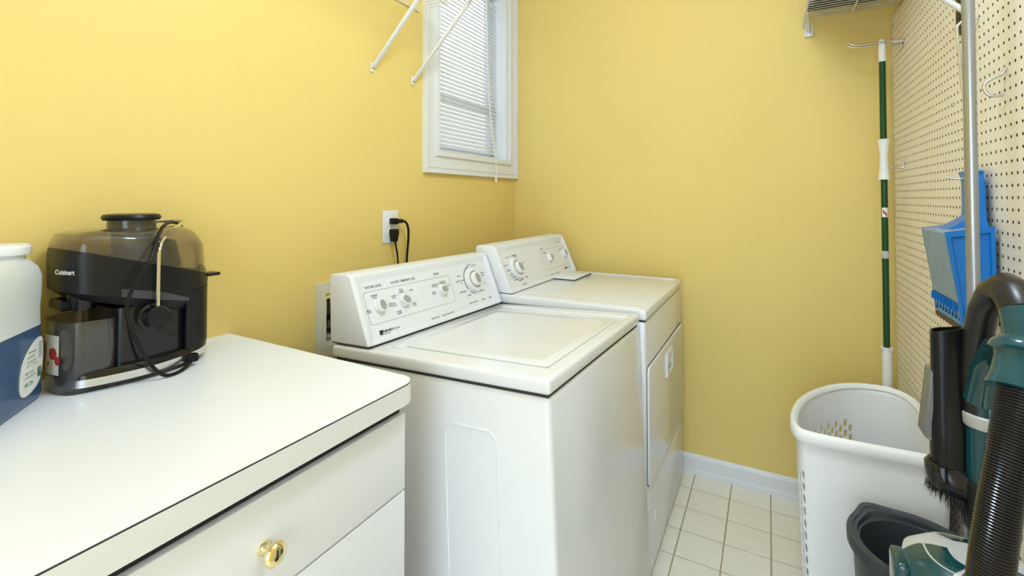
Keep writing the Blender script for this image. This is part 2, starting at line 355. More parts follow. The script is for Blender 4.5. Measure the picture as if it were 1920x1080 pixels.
# ---------------------------------------------------------------- washer and dryer
def local_frame(o, ex, ey):
    ex = Vector(ex); ey = Vector(ey).normalized(); ex = (ex-ey*ex.dot(ey)).normalized(); ez = ex.cross(ey)
    rot = Matrix((ex, ey, ez)).transposed()
    return Matrix.Translation(o) @ rot.to_4x4(), rot
WM, WR = local_frame((.890, .888, .891), (.679, -.021, .034), (.021, .685, -.007))
DM, DR = local_frame((.927, 1.592, .888), (1, -.006, 0), (.006, 1, 0))
def console(root, M, w, A, vdir, knobs, texts, outline, arcs, logo, depth=.689):
    """sloping control console standing on the back of the top; A = top front edge (x, z), vdir = fascia direction (x, z)"""
    v = Vector(vdir).normalized(); n = Vector((-v[1], v[0]));  n = n if n[0] > 0 else -n
    A = Vector(A); zb = .0405; L = (A[1]-zb)/-v[1]
    def q(t, d=0): p = A+v*t+n*d; return (p[0], p[1])
    back = -depth
    full = [(back, zb), (back, A[1]-.004), (back+.012, A[1]+.004), (A[0]-.012, A[1]+.004), q(.004), q(L)]
    rec = [(back+.003, zb), (back+.003, A[1]-.006), (back+.014, A[1]+.0035), (A[0]-.012, A[1]+.0035), q(.004, -.0005), q(.0075, -.0008), q(.022, -.0095), q(.024, -.010), q(L-.016, -.010), q(L-.008, -.0005), q(L, -.0005)]
    e = .024
    mb = MB().prism(full, .004, e, 1, .004, 3).prism(full, w-e, w-.004, 1, .004, 3).prism(rec, e-.006, w-e+.006, 1)
    obj('console', mb.xf(M), enamel_d, root, 30)
    mb = MB().box(back+.004, A[0]+v[0]*L+.0002, .006, w-.006, zb-.002, zb+.0003); obj('console_gasket', mb.xf(M), gapm, root, 0)
    def fr(s, t, d=-.0096):
        """matrix: text x -> +y local, text y -> up the fascia"""
        p = A+v*t+n*d
        m = Matrix(((0, -v[0], n[0], p[0]), (1, 0, 0, s), (0, -v[1], n[1], p[1]), (0, 0, 0, 1)))
        return M @ m
    for kind, s, t, a in knobs:
        F = fr(s, t, -.010) @ Matrix.Rotation(R(a), 4, 'Z')
        r = .021 if kind == 's' else .027
        mb = MB()
        if kind == 'd':
            dl = obj('timer_dial', MB().lathe([(.046, 0), (.046, .004), (.043, .011), (.030, .012), (.030, .009), (.0, .009)], n=48).xf(F.copy()), knobw, root)
            F = F @ Matrix.Translation((0, 0, .009))
            obj('dial_groove', MB().lathe([(.0325, .003), (.0325, .0036), (.026, .0036)], n=40, caps=False).xf(F.copy()), knobg, dl)
        mb.lathe([(r, 0), (r, .003), (r-.002, .007), (r-.005, .009), (0, .009)], n=36)
        rings = []
        for sx_, sy_, h in ((.80, .99, .006), (.78, .97, .012), (.70, .90, .0155), (.60, .80, .0165)):
            rings.append([(r*sx_*math.copysign(abs(math.cos(b))**.8, math.cos(b)), r*sy_*math.copysign(abs(math.sin(b))**.8, math.sin(b)), h) for b in [2*math.pi*i/28 for i in range(28)]])
        mb.loft(rings, False, True)
        ko = obj('control_knob', mb.xf(F.copy()), knobw, root)
        obj('knob_insert', MB().loft([[(r*.52*math.cos(b), r*.74*math.sin(b), h) for b in [2*math.pi*i/24 for i in range(24)]] for h in (.0160, .0170)]).xf(F.copy()), knobg, ko)
    for s_, s, t, sz in texts: obj('printed_word', text_mb(s_, sz, fr(s, t), bold=.00015), ink, root, 0)
    for (s0, s1, t0, t1) in outline:
        mb = MB()
        pts = rrect(s0, s1, t0, t1, .010, 5); N = len(pts)
        cx, cyy = (s0+s1)/2, (t0+t1)/2
        O = [fr(a, b) @ Vector((0, 0, 0)) for a, b in pts]
        I = [fr(a+math.copysign(.0008, cx-a), b+math.copysign(.0008, cyy-b)) @ Vector((0, 0, 0)) for a, b in pts]
        mb.loft([[tuple(p) for p in O], [tuple(p) for p in I]], False, False); obj('printed_line', mb, ink, root, 0)
    for (s, t, r, a0, a1, wd) in arcs:
        N = 20; O = []; I = []
        for k in range(N+1):
            a = R(a0+(a1-a0)*k/N); O.append(tuple(fr(s+r*math.cos(a), t-r*math.sin(a)) @ Vector((0, 0, 0)))); I.append(tuple(fr(s+(r-wd)*math.cos(a), t-(r-wd)*math.sin(a)) @ Vector((0, 0, 0))))
        mb = MB(); n0 = 0; mb.v += O+I
        for k in range(N): mb.f.append((n0+k, n0+k+1, n0+N+2+k, n0+N+1+k))
        obj('printed_line', mb, ink, root, 0)
    s, t, k = logo
    F = fr(s, t)
    lm = MB().add([(-.0200*k, -.006*k, 0), (-.0105*k, -.006*k, 0), (-.0065*k, .006*k, 0), (-.0200*k, .006*k, 0)], [(0, 1, 2, 3)]).add([(-.020*k, -.0075*k, 0), (.020*k, -.0075*k, 0), (.020*k, -.006*k, 0), (-.020*k, -.006*k, 0)], [(0, 1, 2, 3)]).xf(F.copy())
    obj('logo', merge([lm, text_mb('KENMORE', .0088*k, F @ Matrix.Translation((.0045*k, 0, 0)), .0004, shear=.2)]), inkb, root, 0, label='black brand badge')

# washer
wbase = WM @ Vector((-.34, .34, -.886))
wr = empty('washing_machine', wbase, 'white top-loading washing machine beside the counter, lid closed', 'washing machine', rot=WR)
mb = MB(); bmz = -.875
mb.box(-.672, -.003, .003, .682, bmz, -.004, .012, 3); obj('cabinet', mb.xf(WM), enamel, wr, 30)
mb = MB().box(-.668, -.008, .008, .677, -.006, .001); obj('top_gasket', mb.xf(WM), gapm, wr, 0)
# embossed panels pressed into the sides
for yy in (.003, .682):
    d = .002
    P = rrect(-.285, -.135, -.80, -.098, .028, 6)
    I1 = rrect(-.2825, -.1375, -.7975, -.1005, .0255, 6); I2 = rrect(-.280, -.140, -.795, -.103, .023, 6)
    sg = -1 if yy < .1 else 1
    mb = MB().loft([[(a, yy-sg*.0004, b) for a, b in P], [(a, yy+sg*d, b) for a, b in I1], [(a, yy-sg*.0004, b) for a, b in I2]], False, False)
    obj('embossed_line', mb.xf(WM), enamel, wr, 80)
# top with raised rails and a lid
mb = MB().box(-.68, 0, 0, .685, .001, .0345, .009, 4)
mb.box(-.50, -.02, .61, .66, .030, .0385, .004, 3).box(-.50, -.46, .05, .66, .030, .0375, .003, 2)
obj('top', mb.xf(WM), enamel, wr, 30)
mb = MB().box(-.4808, -.0352, .0665, .5475, .0335, .0349); obj('lid_gap', mb.xf(WM), knobg, wr, 0)
mb = MB().prism(rrect(-.480, -.036, .068, .546, .012, 5), .031, .0385, 2, .0025, 2)
lid = obj('lid', mb.xf(WM), enamel, wr, 30)
mb = MB().prism(rrect(-.455, -.062, .095, .520, .02, 5), .037, .0392, 2, .001, 1); obj('lid_panel', mb.xf(WM), enamel, lid, 30)
for yy in (.066, .548):
    mb = MB().box(-.483, -.476, yy-.004, yy+.004, .034, .0365, .001, 1); obj('hinge', mb.xf(WM), gapm, wr, 0)
for fx in (-.62, -.06):
    for fy in (.06, .62):
        pz = (WM @ Vector((fx, fy, 0))); c_ = WM @ Vector((fx, fy, bmz))
        obj('foot', MB().lathe([(.02, .0), (.02, .008), (.008, .012), (.008, c_.z+.004)], (c_.x, c_.y, 0), n=14), blackm, wr)
wtexts = [('WATER LEVEL', .083, .040, .0105), ('WATER TEMPERATURE', .205, .040, .0105), ('SPEED', .365, .040, .0105),
          ('MEDIUM', .078, .066, .006), ('LOAD', .078, .072, .006), ('SMALL', .046, .104, .006), ('LOAD', .046, .110, .006), ('LARGE', .130, .100, .006), ('LOAD', .130, .106, .006),
          ('WARM', .150, .080, .006), ('COLD', .150, .086, .006), ('COLD', .185, .066, .006), ('RINSE', .185, .072, .006), ('WARM', .226, .074, .006), ('HOT', .146, .102, .006), ('COLD', .146, .108, .006),
          ('WARM', .155, .128, .006), ('WARM', .155, .134, .006), ('COLD', .226, .116, .006), ('COLD', .226, .122, .006),
          ('REGULAR', .340, .074, .006), ('FAST/SLOW', .340, .080, .006), ('DELICATE', .384, .070, .006), ('SLOW/SLOW', .384, .076, .006), ('KNIT', .408, .086, .006), ('GENTLE', .327, .098, .006), ('SLOW', .327, .104, .006),
          ('WHITES', .556, .030, .006), ('COTTON', .583, .036, .0065), ('ULTRA CLEAN', .478, .082, .0075), ('OFF', .484, .091, .006), ('TIMER', .478, .064, .006), ('PREWASH', .478, .122, .0085), ('SOAK', .507, .139, .0085),
          ('HEAVY', .626, .070, .0075), ('DUTY', .626, .080, .0075), ('KNIT', .624, .110, .006), ('DELICATE', .592, .135, .006), ('80 Series', .125, .171, .0085), ('Heavy Duty', .300, .178, .008), ('Super Capacity Plus', .366, .178, .008),
          ('TRIPLE DISPENSER', .518, .168, .0065), ('5 SPEED', .580, .168, .0065), ('ULTRA', .626, .168, .0065)]
console(wr, WM, .685, (-.604, .228), (.338, -.941), [('s', .088, .098, 10), ('s', .185, .099, 55), ('s', .369, .097, 75), ('d', .556, .088, 8)], wtexts,
        [(.040, .425, .052, .146)], [(.556, .088, .054, 95, 215, .004), (.556, .088, .053, 225, 258, .003), (.369, .097, .026, 60, 150, .0008), (.185, .099, .026, 50, 140, .0008)], (.083, .171, 1.0))

# dryer
dw = .706
dr = empty('clothes_dryer', DM @ Vector((-.34, .35, -.886)), 'white front-loading clothes dryer in the corner by the end wall', 'dryer', rot=DR)
obj('cabinet', MB().box(-.69, -.004, .003, dw-.003, -.868, -.003, .010, 3).xf(DM), enamel, dr, 30)
obj('top_gasket', MB().box(-.68, -.008, .008, dw-.008, -.004, .002).xf(DM), gapm, dr, 0)
mb = MB().box(-.69, 0, 0, dw, .002, .0385, .008, 4).box(-.50, -.025, .0165, .0285, .034, .0415, .0025, 2).box(-.50, -.025, dw-.034, dw-.016, .034, .0405, .003, 2)
obj('top', mb.xf(DM), enamel, dr, 30)
ls = obj('lint_screen_lid', MB().box(-.530, -.415, .405, .628, .0425, .0495, .003, 2).xf(DM), enamel_d, dr)
obj('lint_lid_gap', MB().box(-.528, -.4165, .4065, .6265, .038, .0428).xf(DM), gapm, ls, 0)
obj('finger_dent', MB().lathe([(.02, .0492), (.02, .0502), (.012, .0498)], (-.448, .585, 0), n=20, sx=.5).xf(DM), enamel, ls)
obj('door_gap', MB().prism(rrect(.016, dw-.014, -.563, -.158, .02, 5), -.006, -.0025, axis=0).xf(DM), gapm, dr, 0)
door = obj('door', MB().prism(rrect(.019, dw-.017, -.560, -.161, .02, 5), -.008, .004, axis=0, bev=.002, seg=2).xf(DM), enamel, dr, 30)
hd = obj('door_handle', MB().ring(.305, .425, -.285, -.195, .014, .002, .010).xf(DM), enamel_d, door, 20)
obj('handle_recess', MB().box(.0035, .0046, .317, .413, -.273, -.207).xf(DM), knobg, hd, 0)
obj('handle_lip', MB().prism([(.0046, -.207), (.0085, -.207), (.0046, -.255)], .317, .413, axis=1).xf(DM), enamel_d, hd, 0)
obj('toe_panel', MB().box(-.008, -.001, .02, dw-.02, -.865, -.60, .003, 2).xf(DM), enamel, dr, 30)
obj('panel_clip', MB().box(-.002, .004, .105, .122, -.72, -.69, .001, 1).xf(DM), enamel_d, dr)
for fx in (-.62, -.06):
    for fy in (.06, .64):
        c_ = DM @ Vector((fx, fy, 0)); obj('foot', MB().lathe([(.02, .0), (.02, .01), (.008, .012), (.008, .024)], (c_.x, c_.y, 0), n=14), blackm, dr)
dtexts = [('COTTON', .088, .052, .0065), ('MORE DRY', .158, .048, .007), ('EASY CARE', .058, .082, .0065), ('NORMAL', .063, .104, .0085), ('KNITS', .070, .124, .007), ('DELICATE', .079, .136, .007), ('LESS DRY', .088, .148, .007), ('OFF', .205, .088, .008), ('TIMED', .190, .150, .008),
          ('AUTO DRY', .150, .176, .0075), ('TEMP', .417, .046, .008), ('MEDIUM', .430, .068, .006), ('LOW', .440, .074, .006), ('HIGH', .452, .068, .006), ('AIR', .420, .088, .006), ('END OF CYCLE', .625, .030, .0075), ('LOUD', .625, .066, .006), ('SOFT', .603, .074, .006), ('OFF', .660, .066, .006),
          ('80 Series', .655, .166, .0065), ('Heavy Duty', .428, .176, .007), ('Super Capacity', .490, .176, .007)]
console(dr, DM, dw, (-.600, .220), (.405, -.914), [('d', .131, .103, 25), ('s', .469, .095, 5), ('s', .645, .093, 15)], dtexts,
        [(.392, .684, .052, .150)], [(.131, .103, .056, 20, 100, .003), (.131, .103, .055, 190, 300, .003)], (.608, .166, .85))

# ---------------------------------------------------------------- counter: base cabinets and worktop
CZ = .936
wt = empty('worktop', (.33, .1, .895), 'white laminate worktop with a rounded corner and dark edge seam', 'worktop')
def ct(off, r): 
    o = []
    y1 = .745-off; x1 = .6605-off
    for k in range(9):
        a = R(90*k/8); o.append((x1-r+r*math.cos(a), y1-r+r*math.sin(a)))
    return o+[(.001, y1), (.001, -.62), (x1, -.62)]
obj('edge_band', MB().prism(ct(0, .034), .895, CZ-.0032, 2), laminedge, wt, 40)
obj('edge_seam', MB().prism(ct(.0002, .034), CZ-.0034, CZ-.0010, 2), seamline, wt, 40)
obj('top_sheet', MB().prism(ct(.0006, .034), CZ-.0010, CZ, 2), lamin, wt, 40)
def cabinet(y0, y1, label):
    e = empty('base_cabinet', (.32, (y0+y1)/2, 0), label, 'cabinet', 'white base cabinets under the worktop')
    b = MB().box(.002, .618, y0, y0+.016, .10, .8945).box(.002, .618, y1-.016, y1, .10, .8945).box(.002, .02, y0+.016, y1-.016, .10, .8945).box(.02, .618, y0+.016, y1-.016, .10, .116).box(.6, .6245, y0+.003, y0+.016, .11, .70).box(.6, .6245, y1-.016, y1-.003, .11, .70)
    b.box(.50, .52, y0+.016, y1-.016, .80, .892).box(.54, .56, y0, y1, 0, .10); obj('body', b, cabw, e, 0)
    obj('shadow_gap_strip', MB().box(.598, .6245, y0+.004, y1-.004, .864, .8945), gapm, e, 0)  # dark strip painted in for the shade in the gap under the worktop
    for z0, z1 in ((.7145, .867), (.40, .7105), (.115, .396)):
        d = obj('drawer', MB().box(.625, .638, y0+.002, y1-.001, z0, z1, .0016, 2), cabw, e)
        ky, kz = (y0+y1)/2, (z0+z1)/2
        kn = obj('knob', MB().lathe([(.0105, .638), (.0105, .640), (.0075, .643), (.006, .650), (.0075, .656), (.0150, .6585), (.0172, .6625), (.0165, .667), (.012, .6708), (.005, .6722), (.0, .6724)], (0, ky, kz), 'x', 32), brass, d, 50)
cabinet(.128, .7345, 'white base cabinet with brass-knobbed drawers next to the washer')
cabinet(-.49, .124, 'white drawer cabinet at the near end of the counter')

# ---------------------------------------------------------------- juicer
JZ = CZ
ju = empty('juicer', (.1, .495, JZ), 'black electric juice extractor with smoky lid standing on the counter', 'juicer')
OUT = cat2([(.162, .376), (.180, .42), (.189, .468), (.185, .52), (.167, .575), (.132, .616), (.09, .63), (.045, .62), (.02, .57), (.012, .49), (.016, .42), (.032, .37), (.079, .360), (.13, .363)], 4)
JC = (.10, .495)
def jr(sc, z, pts=OUT, c=JC, dy=0): return [(c[0]+(x-c[0])*sc, c[1]+(y-c[1])*sc+dy, z) for x, y in pts]
def jrz(sc, fz, pts=OUT, c=JC): return [(c[0]+(x-c[0])*sc, c[1]+(y-c[1])*sc, fz(y)) for x, y in pts]
obj('base_tray', MB().loft([jr(.955, JZ+.006), jr(.985, JZ+.010), jr(.995, JZ+.0125)]).loft([jr(.995, JZ+.0265), jr(.98, JZ+.034), jr(.95, JZ+.0385)]), blackp, ju)
obj('silver_band', MB().loft([jr(1.0, JZ+.0122), jr(1.0, JZ+.0268)]), chrome, ju)
for fx, fy in ((.15, .42), (.14, .58), (.05, .58), (.05, .42)): obj('foot', MB().lathe([(.012, JZ), (.013, JZ+.007)], (fx, fy, 0), n=14), rubber, ju)
MOT = cat2([(.160, .432), (.172, .47), (.168, .52), (.155, .57), (.125, .606), (.09, .62), (.05, .61), (.028, .57), (.022, .49), (.022, .44), (.05, .428), (.11, .428)], 4)
obj('motor_body', MB().loft([jr(1, JZ+.036, MOT), jr(1, 1.085, MOT)]), blackp, ju, 40)
mb = MB().loft([jr(1.005, JZ+.045, MOT), jr(1.01, 1.07, MOT)], False, False)
sw_ = [p for p in mb.v if False]
# right-hand column of the motor housing and recessed front panel
obj('side_column', MB().loft([[(x, y, z_) for x, y in cat2([(.166, .552), (.176, .565), (.150, .605), (.105, .628), (.06, .625), (.06, .60), (.12, .58)], 4)] for z_ in (JZ+.037, 1.10)]), blackm, ju, 40)
# upper housing: bottom chamfer, side wall, slanted top edge
zs = lambda y: 1.207-.083*max(0, min(1, (y-.36)/.27))
zb_ = lambda y: 1.128-.052*max(0, min(1, (y-.36)/.20))
uh = MB().loft([jrz(.86, lambda y: zb_(y)-.018), jrz(1.0, zb_), jrz(1.01, lambda y: zs(y)-.012), jrz(.995, zs), jrz(.90, zs)])
obj('upper_housing', uh, blackm, ju, 30)
lidr = []
for g, h in ((.998, 0), (.990, .008), (.962, .018)): lidr.append([(JC[0]+(x-JC[0])*g, JC[1]+(y-JC[1])*g, zs(y)+h) for x, y in OUT])
for k in range(1, 8):
    th = R(22+68*k/8); g = .99*(.30+.70*math.cos(th)**.62)
    lidr.append([(JC[0]+(x-JC[0])*g, JC[1]+(y-JC[1]-.012*0)*g, zs(y)+.018+(1.242-zs(y)-.018)*math.sin(th)) for x, y in OUT])
ld_ = obj('smoky_lid', MB().loft(lidr, False, True), smoky, ju, 40)
hb_ = MB()
prev = None
for x, y in OUT:
    if x > .11 and .425 < y < .60:
        f = 1-max(0, (y-.50)/.10); q = [(JC[0]+(x-JC[0])*1.010, JC[1]+(y-JC[1])*1.010, zb_(y)+.001), (JC[0]+(x-JC[0])*1.014, JC[1]+(y-JC[1])*1.014, zb_(y)+.001+.016*f)]
        if prev: hb_.add([prev[0], q[0], q[1], prev[1]], [(0, 1, 2, 3)])
        prev = q
obj('reflection_band', hb_, mat('grey_reflection_band', (.055, .055, .065), .3), ju)  # lighter grey strip; the ledge's reflection is put into its colour
obj('strainer_basket', MB().lathe([(.058, 1.105), (.062, 1.16), (.052, 1.205), (.045, 1.206), (.04, 1.16)], (.105, .50, 0), n=28), blackm, ju)
obj('lid_tab', MB().box(.085, .125, .622, .652, 1.117, 1.125, .003, 2), blackp, ju)
obj('feed_chute', MB().lathe([(.046, 1.2265), (.0415, 1.236), (.041, 1.2575)], (.112, .475, 0), n=36, caps=False), smoky, ld_)
obj('food_pusher', MB().lathe([(.034, 1.2), (.038, 1.257), (.0475, 1.2572), (.0505, 1.263), (.0475, 1.2685), (.040, 1.2702), (0, 1.2702)], (.112, .475, 0), n=36), blackm, ju)
obj('juice_spout', MB().lathe([(.02, 1.088), (.022, 1.10), (.026, 1.13)], (.118, .395, 0), n=20).box(.06, .12, .362, .385, 1.088, 1.108, .003, 1), blackp, ju)
# juice cup with its label
CUP = cat2([(.163, .388), (.166, .428), (.10, .432), (.035, .428), (.034, .385), (.05, .362), (.09, .353), (.135, .358), (.156, .370)], 5)
CC = (.1, .395)
def cr(sc, z): return [(CC[0]+(x-CC[0])*sc, CC[1]+(y-CC[1])*sc, z) for x, y in CUP]
cup = obj('juice_cup', MB().loft([cr(.96, JZ+.002), cr(1.0, JZ+.006), cr(1.0, 1.070), cr(.96, 1.070), cr(.96, JZ+.008)]), smokyc, ju, 40)
def cup_pt(t, off=.0012):
    """front face of the cup, t from 0 (x=.135) to 1 (x=.034)"""
    P = [(.135, .358), (.115, .3545), (.09, .353), (.07, .3565), (.05, .362), (.040, .372)]
    f = t*(len(P)-1); i = min(int(f), len(P)-2); f -= i
    return (P[i][0]+(P[i+1][0]-P[i][0])*f, P[i][1]+(P[i+1][1]-P[i][1])*f-off)
def patch(t0, t1, z0, z1, off, n=8):
    mb = MB()
    for k in range(n):
        a = cup_pt(t0+(t1-t0)*k/n, off); b = cup_pt(t0+(t1-t0)*(k+1)/n, off); mb.add([(*a, z0), (*b, z0), (*b, z1), (*a, z1)], [(0, 1, 2, 3)])
    return mb
lb = obj('cup_label', patch(.02, .98, .973, 1.046, .0014), paperw, cup)
obj('red_print_band', patch(.42, .97, .975, 1.03, .0018), redm, lb)
def blob(t, z, r, off, rz=1): 
    c = cup_pt(t, off); c2 = cup_pt(t+.01, off); d = Vector((c2[0]-c[0], c2[1]-c[1], 0)).normalized()
    ring = [tuple(Vector((*c, z))+d*r*math.cos(a)+Vector((0, 0, r*rz*math.sin(a)))) for a in [2*math.pi*i/20 for i in range(20)]]
    return MB().add(ring, [tuple(range(20))])
obj('apple_print', merge([blob(.18, 1.012, .011, .0022), blob(.05, 1.0, .008, .0021)]), redm, lb, 0)
ap = obj('apple_slice_print', merge([blob(.30, .992, .013, .0026, 1.15)]), creamm, lb, 0)
obj('apple_core_print', merge([blob(.30, .993, .003, .0029, 1.6)]), redm, ap, 0)
# clamp arm, knob, cord, brand
kb = obj('arm_knob', MB().lathe([(.024, .168), (.026, .172), (.026, .184), (.020, .186), (.020, .190), (.0225, .192), (.0225, .208), (.020, .211), (0, .211)], (0, .484, 1.062), 'x', 32), blackp, ju)
obj('clamp_arm', MB().tube([(.200, .486, 1.07), (.200, .486, 1.12), (.199, .487, 1.19), (.194, .491, 1.202), (.182, .500, 1.214), (.15, .532, 1.232), (.115, .568, 1.245), (.085, .585, 1.250), (.055, .575, 1.250), (.03, .53, 1.247), (.008, .49, 1.236), (.004, .487, 1.19), (.004, .486, 1.07)], .0036, 10, smooth=5), chrome, ju)
obj('power_cable', MB().tube([(.012, .60, 1.02), (.010, .625, 1.10), (.016, .627, 1.18), (.04, .612, 1.222), (.08, .575, 1.245), (.13, .53, 1.246), (.18, .492, 1.222), (.212, .468, 1.185), (.218, .44, 1.14), (.219, .426, 1.10), (.216, .432, 1.06), (.213, .452, 1.01), (.211, .474, .966), (.211, .495, .943), (.207, .520, .9395), (.197, .545, .945), (.185, .560, .952)], .0036, 8, smooth=6), rubber, ju)
obj('cable_plug', MB().box(.172, .190, .552, .572, .945, .963, .004, 2), rubber, ju)
fr_ = Matrix(((.33, 0, .94, .1665), (.94, 0, -.33, .371), (0, 1, 0, 1.164), (0, 0, 0, 1)))
fr_ = Matrix(((.955, 0, .298, .1385), (.298, 0, -.955, .3605), (0, 1, 0, 1.164), (0, 0, 0, 1)))
obj('brand_lettering', text_mb('Cuisinart', .0125, fr_, .0004), paperw, ju, 0)

# ---------------------------------------------------------------- detergent jug
a_, b_ = Vector((.783, -.622)), Vector((.622, .783))
def jp(a, b, z): q = a_*a+b_*b; return (q.x, q.y, z)
jc = a_*-.045+b_*.281
jg = empty('detergent_jug', (jc.x, jc.y, CZ), 'milky plastic jug half full of blue detergent with a white cap', 'detergent jug')
def jring(z, sa=1, sb=1, da=0, r=.03):
    return [jp(-.045+da+x*sa, .281+y*sb, z) for x, y in rrect(-.100, .100, -.056, .056, r, 6)]
body = [jring(CZ+.001, .93, .93), jring(CZ+.004, .97, .97), jring(CZ+.014, 1, 1), jring(CZ+.09, .99, .97), jring(CZ+.135, .985, .955), jring(CZ+.165, .97, .94), jring(CZ+.195, .985, .97, 0), jring(CZ+.225, .98, .98, 0), jring(CZ+.242, .88, .9, -.004), jring(CZ+.254, .68, .72, -.016), jring(CZ+.259, .42, .6, -.04)]
obj('bottle', MB().loft([r_ for r_ in body if r_[0][2] > CZ+.13] , False, True), jugm, jg, 60)
lq = [jring(CZ+.0012, .93, .93), jring(CZ+.004, .97, .97), jring(CZ+.014, 1, 1), jring(CZ+.09, .99, .97), jring(CZ+.1352, .985, .955)]
obj('liquid', MB().loft(lq), liquid, jg, 60, label='blue detergent filling the lower half')
nc = Vector(jp(-.098, .293, 0))
obj('neck', MB().lathe([(.026, CZ+.25), (.026, CZ+.264), (.029, CZ+.266), (.029, CZ+.268)], (nc.x, nc.y, 0), n=28), jugm, jg)
obj('cap', MB().lathe([(.0325, CZ+.2665), (.0335, CZ+.268), (.0335, CZ+.280), (.031, CZ+.283), (.031, CZ+.2845), (0, CZ+.2845)], (nc.x, nc.y, 0), n=40), capw, jg)
lpoly = cat2([(-.108, .034), (-.068, .022), (-.050, .036), (-.058, .078), (-.088, .106), (-.120, .112), (-.122, .070)], 5)
def bface(z): return .281+.056*(1-.03*(z-.014)/.076 if z < .09 else .97-.015*(z-.09)/.045)
obj('label', MB().loft([[jp(x, bface(zz)+.0004, CZ+zz) for x, zz in lpoly], [jp(x, bface(zz)+.0016, CZ+zz) for x, zz in lpoly]]), paperw, jg, 40)
def jfr(a, z): 
    p = jp(a, bface(z-CZ)+.0021, z)
    return Matrix(((-a_.x, 0, b_.x, p[0]), (-a_.y, 0, b_.y, p[1]), (0, 1, 0, p[2]), (0, 0, 0, 1)))
tx = []
for k, (s_, a, z_, sz) in enumerate([('WARNING', -.088, .094, .005), ('CAUTION', -.083, .086, .005), ('EYE IRRITANT', -.085, .078, .0045), ('KEEP OUT OF REACH', -.086, .072, .0035), ('RECYCLE', -.078, .060, .006), ('CONCENTRATED', -.080, .053, .0045), ('HE', -.068, .041, .010), ('2X', -.083, .041, .010)]):
    tx.append(text_mb(s_, sz, jfr(a, CZ+z_)))
lt = merge(tx)
for k in range(9):
    lt.add([jp(-.104-k*.0014+d1, bface(.05)+.0021, CZ+zz) for d1, zz in ((0, .044), (.0009, .044), (.0009, .062), (0, .062))], [(0, 1, 2, 3)])
for k in range(7):
    lt.add([jp(d1, bface(.09)+.0021, CZ+.078+k*.0042+d2) for d1, d2 in ((-.120, 0), (-.108, 0), (-.108, .0014), (-.120, .0014))], [(0, 1, 2, 3)])
obj('label_print', lt, green_ink, jg, 0)

# ---------------------------------------------------------------- wire shelves
def shelf_left():
    z = 2.092; y0, y1 = .25, 1.52; d = .305
    e = empty('wire_shelf', (d/2, (y0+y1)/2, z), 'white wire shelf held by diagonal struts above the left counter', 'shelf')
    mb = MB(); n = int((y1-y0)/.0254)
    for k in range(n+1):
        y = y1-.004-k*.0254; mb.tube([(.004, y, z+.003), (d, y, z+.003), (d+.002, y, z-.022)], .0016, 5)
    obj('wire_deck', mb, wirew, e)
    for (x, zz) in ((.006, z), (d*.5, z), (d, z), (d+.003, z-.024)): obj('rail', MB().tube([(x, y0, zz), (x, y1, zz)], .0033, 8), wirew, e)
    for y in (1.259, 1.484):
        mb = MB(); dx = Vector((.292, 0, .277)); 
        mb.prism([(.004, 1.792), (.010, 1.786), (.300, 2.072), (.296, 2.082)], y-.0095, y+.0095, 1, .0025, 1)
        mb.box(.0005, .006, y-.009, y+.009, 1.772, 1.808, .002, 1)
        st = obj('strut', mb, trimw, e)
        obj('screw', MB().lathe([(.0042, .006), (.0042, .0085), (.001, .0095)], (0, y, 1.785), 'x', 10), steel, st)
shelf_left()
def shelf_right():
    z = 2.078; y0, y1 = .35, 2.368; x0, x1 = 1.432, 1.752
    e = empty('wire_shelf', (1.6, 1.3, z), 'cream wire shelf above the pegboard reaching the end wall', 'shelf')
    mb = MB(); n = int((y1-y0)/.0254)
    for k in range(n+1):
        y = y1-.004-k*.0254; mb.tube([(x1, y, z+.003), (x0, y, z+.003), (x0-.002, y, z-.026)], .0018, 5)
    obj('wire_deck', mb, wirew, e)
    for (x, zz) in ((x1-.004, z), (1.602, z-.002), (x0, z), (x0-.003, z-.028)): obj('rail', MB().tube([(x, y0, zz), (x, y1, zz)], .0038, 8), wirew, e)
    br = obj('end_bracket', MB().box(1.434, 1.446, END-.006, END-.0005, 2.0, 2.082, .001, 1).box(1.434, 1.466, END-.014, END-.0005, 2.0, 2.022, .002, 1).box(1.460, 1.466, END-.012, END-.0005, 2.0, 2.06, .001, 1), trimw, e)
    obj('screw', MB().lathe([(.004, END-.014), (.004, END-.017), (.001, END-.0175)], (1.452, 0, 2.010), 'y', 10), steel, br)
    obj('end_rod', MB().tube([(1.450, END-.012, 2.022), (1.446, END-.05, 2.05), (1.435, END-.16, 2.052)], .004, 8, smooth=4), wirew, e)
    y = 1.555
    st = obj('strut', MB().prism([(PEG-.004, 1.756), (PEG-.004, 1.772), (1.438, 2.062), (1.430, 2.052)], y-.008, y+.008, 1, .003, 1), trimw, e)
    obj('strut_foot', MB().box(PEG-.006, PEG-.0005, y-.009, y+.009, 1.745, 1.785, .002, 1), trimw, st)
shelf_right()
sb = empty('storage_box', (1.58, 1.98, 2.083), 'black storage case lying on the wire shelf by the end wall', 'case')
obj('case_body', MB().box(1.448, 1.715, 1.80, 2.30, 2.0835, 2.20, .012, 3), blackm, sb)
obj('brown_corner', MB().box(1.438, 1.452, 2.20, 2.30, 2.0835, 2.13, .003, 1), brownm, sb)
for k in range(4): obj('light_stripe', MB().box(1.4475, 1.449, 1.82, 2.19, 2.10+k*.022, 2.106+k*.022), silverp, sb)

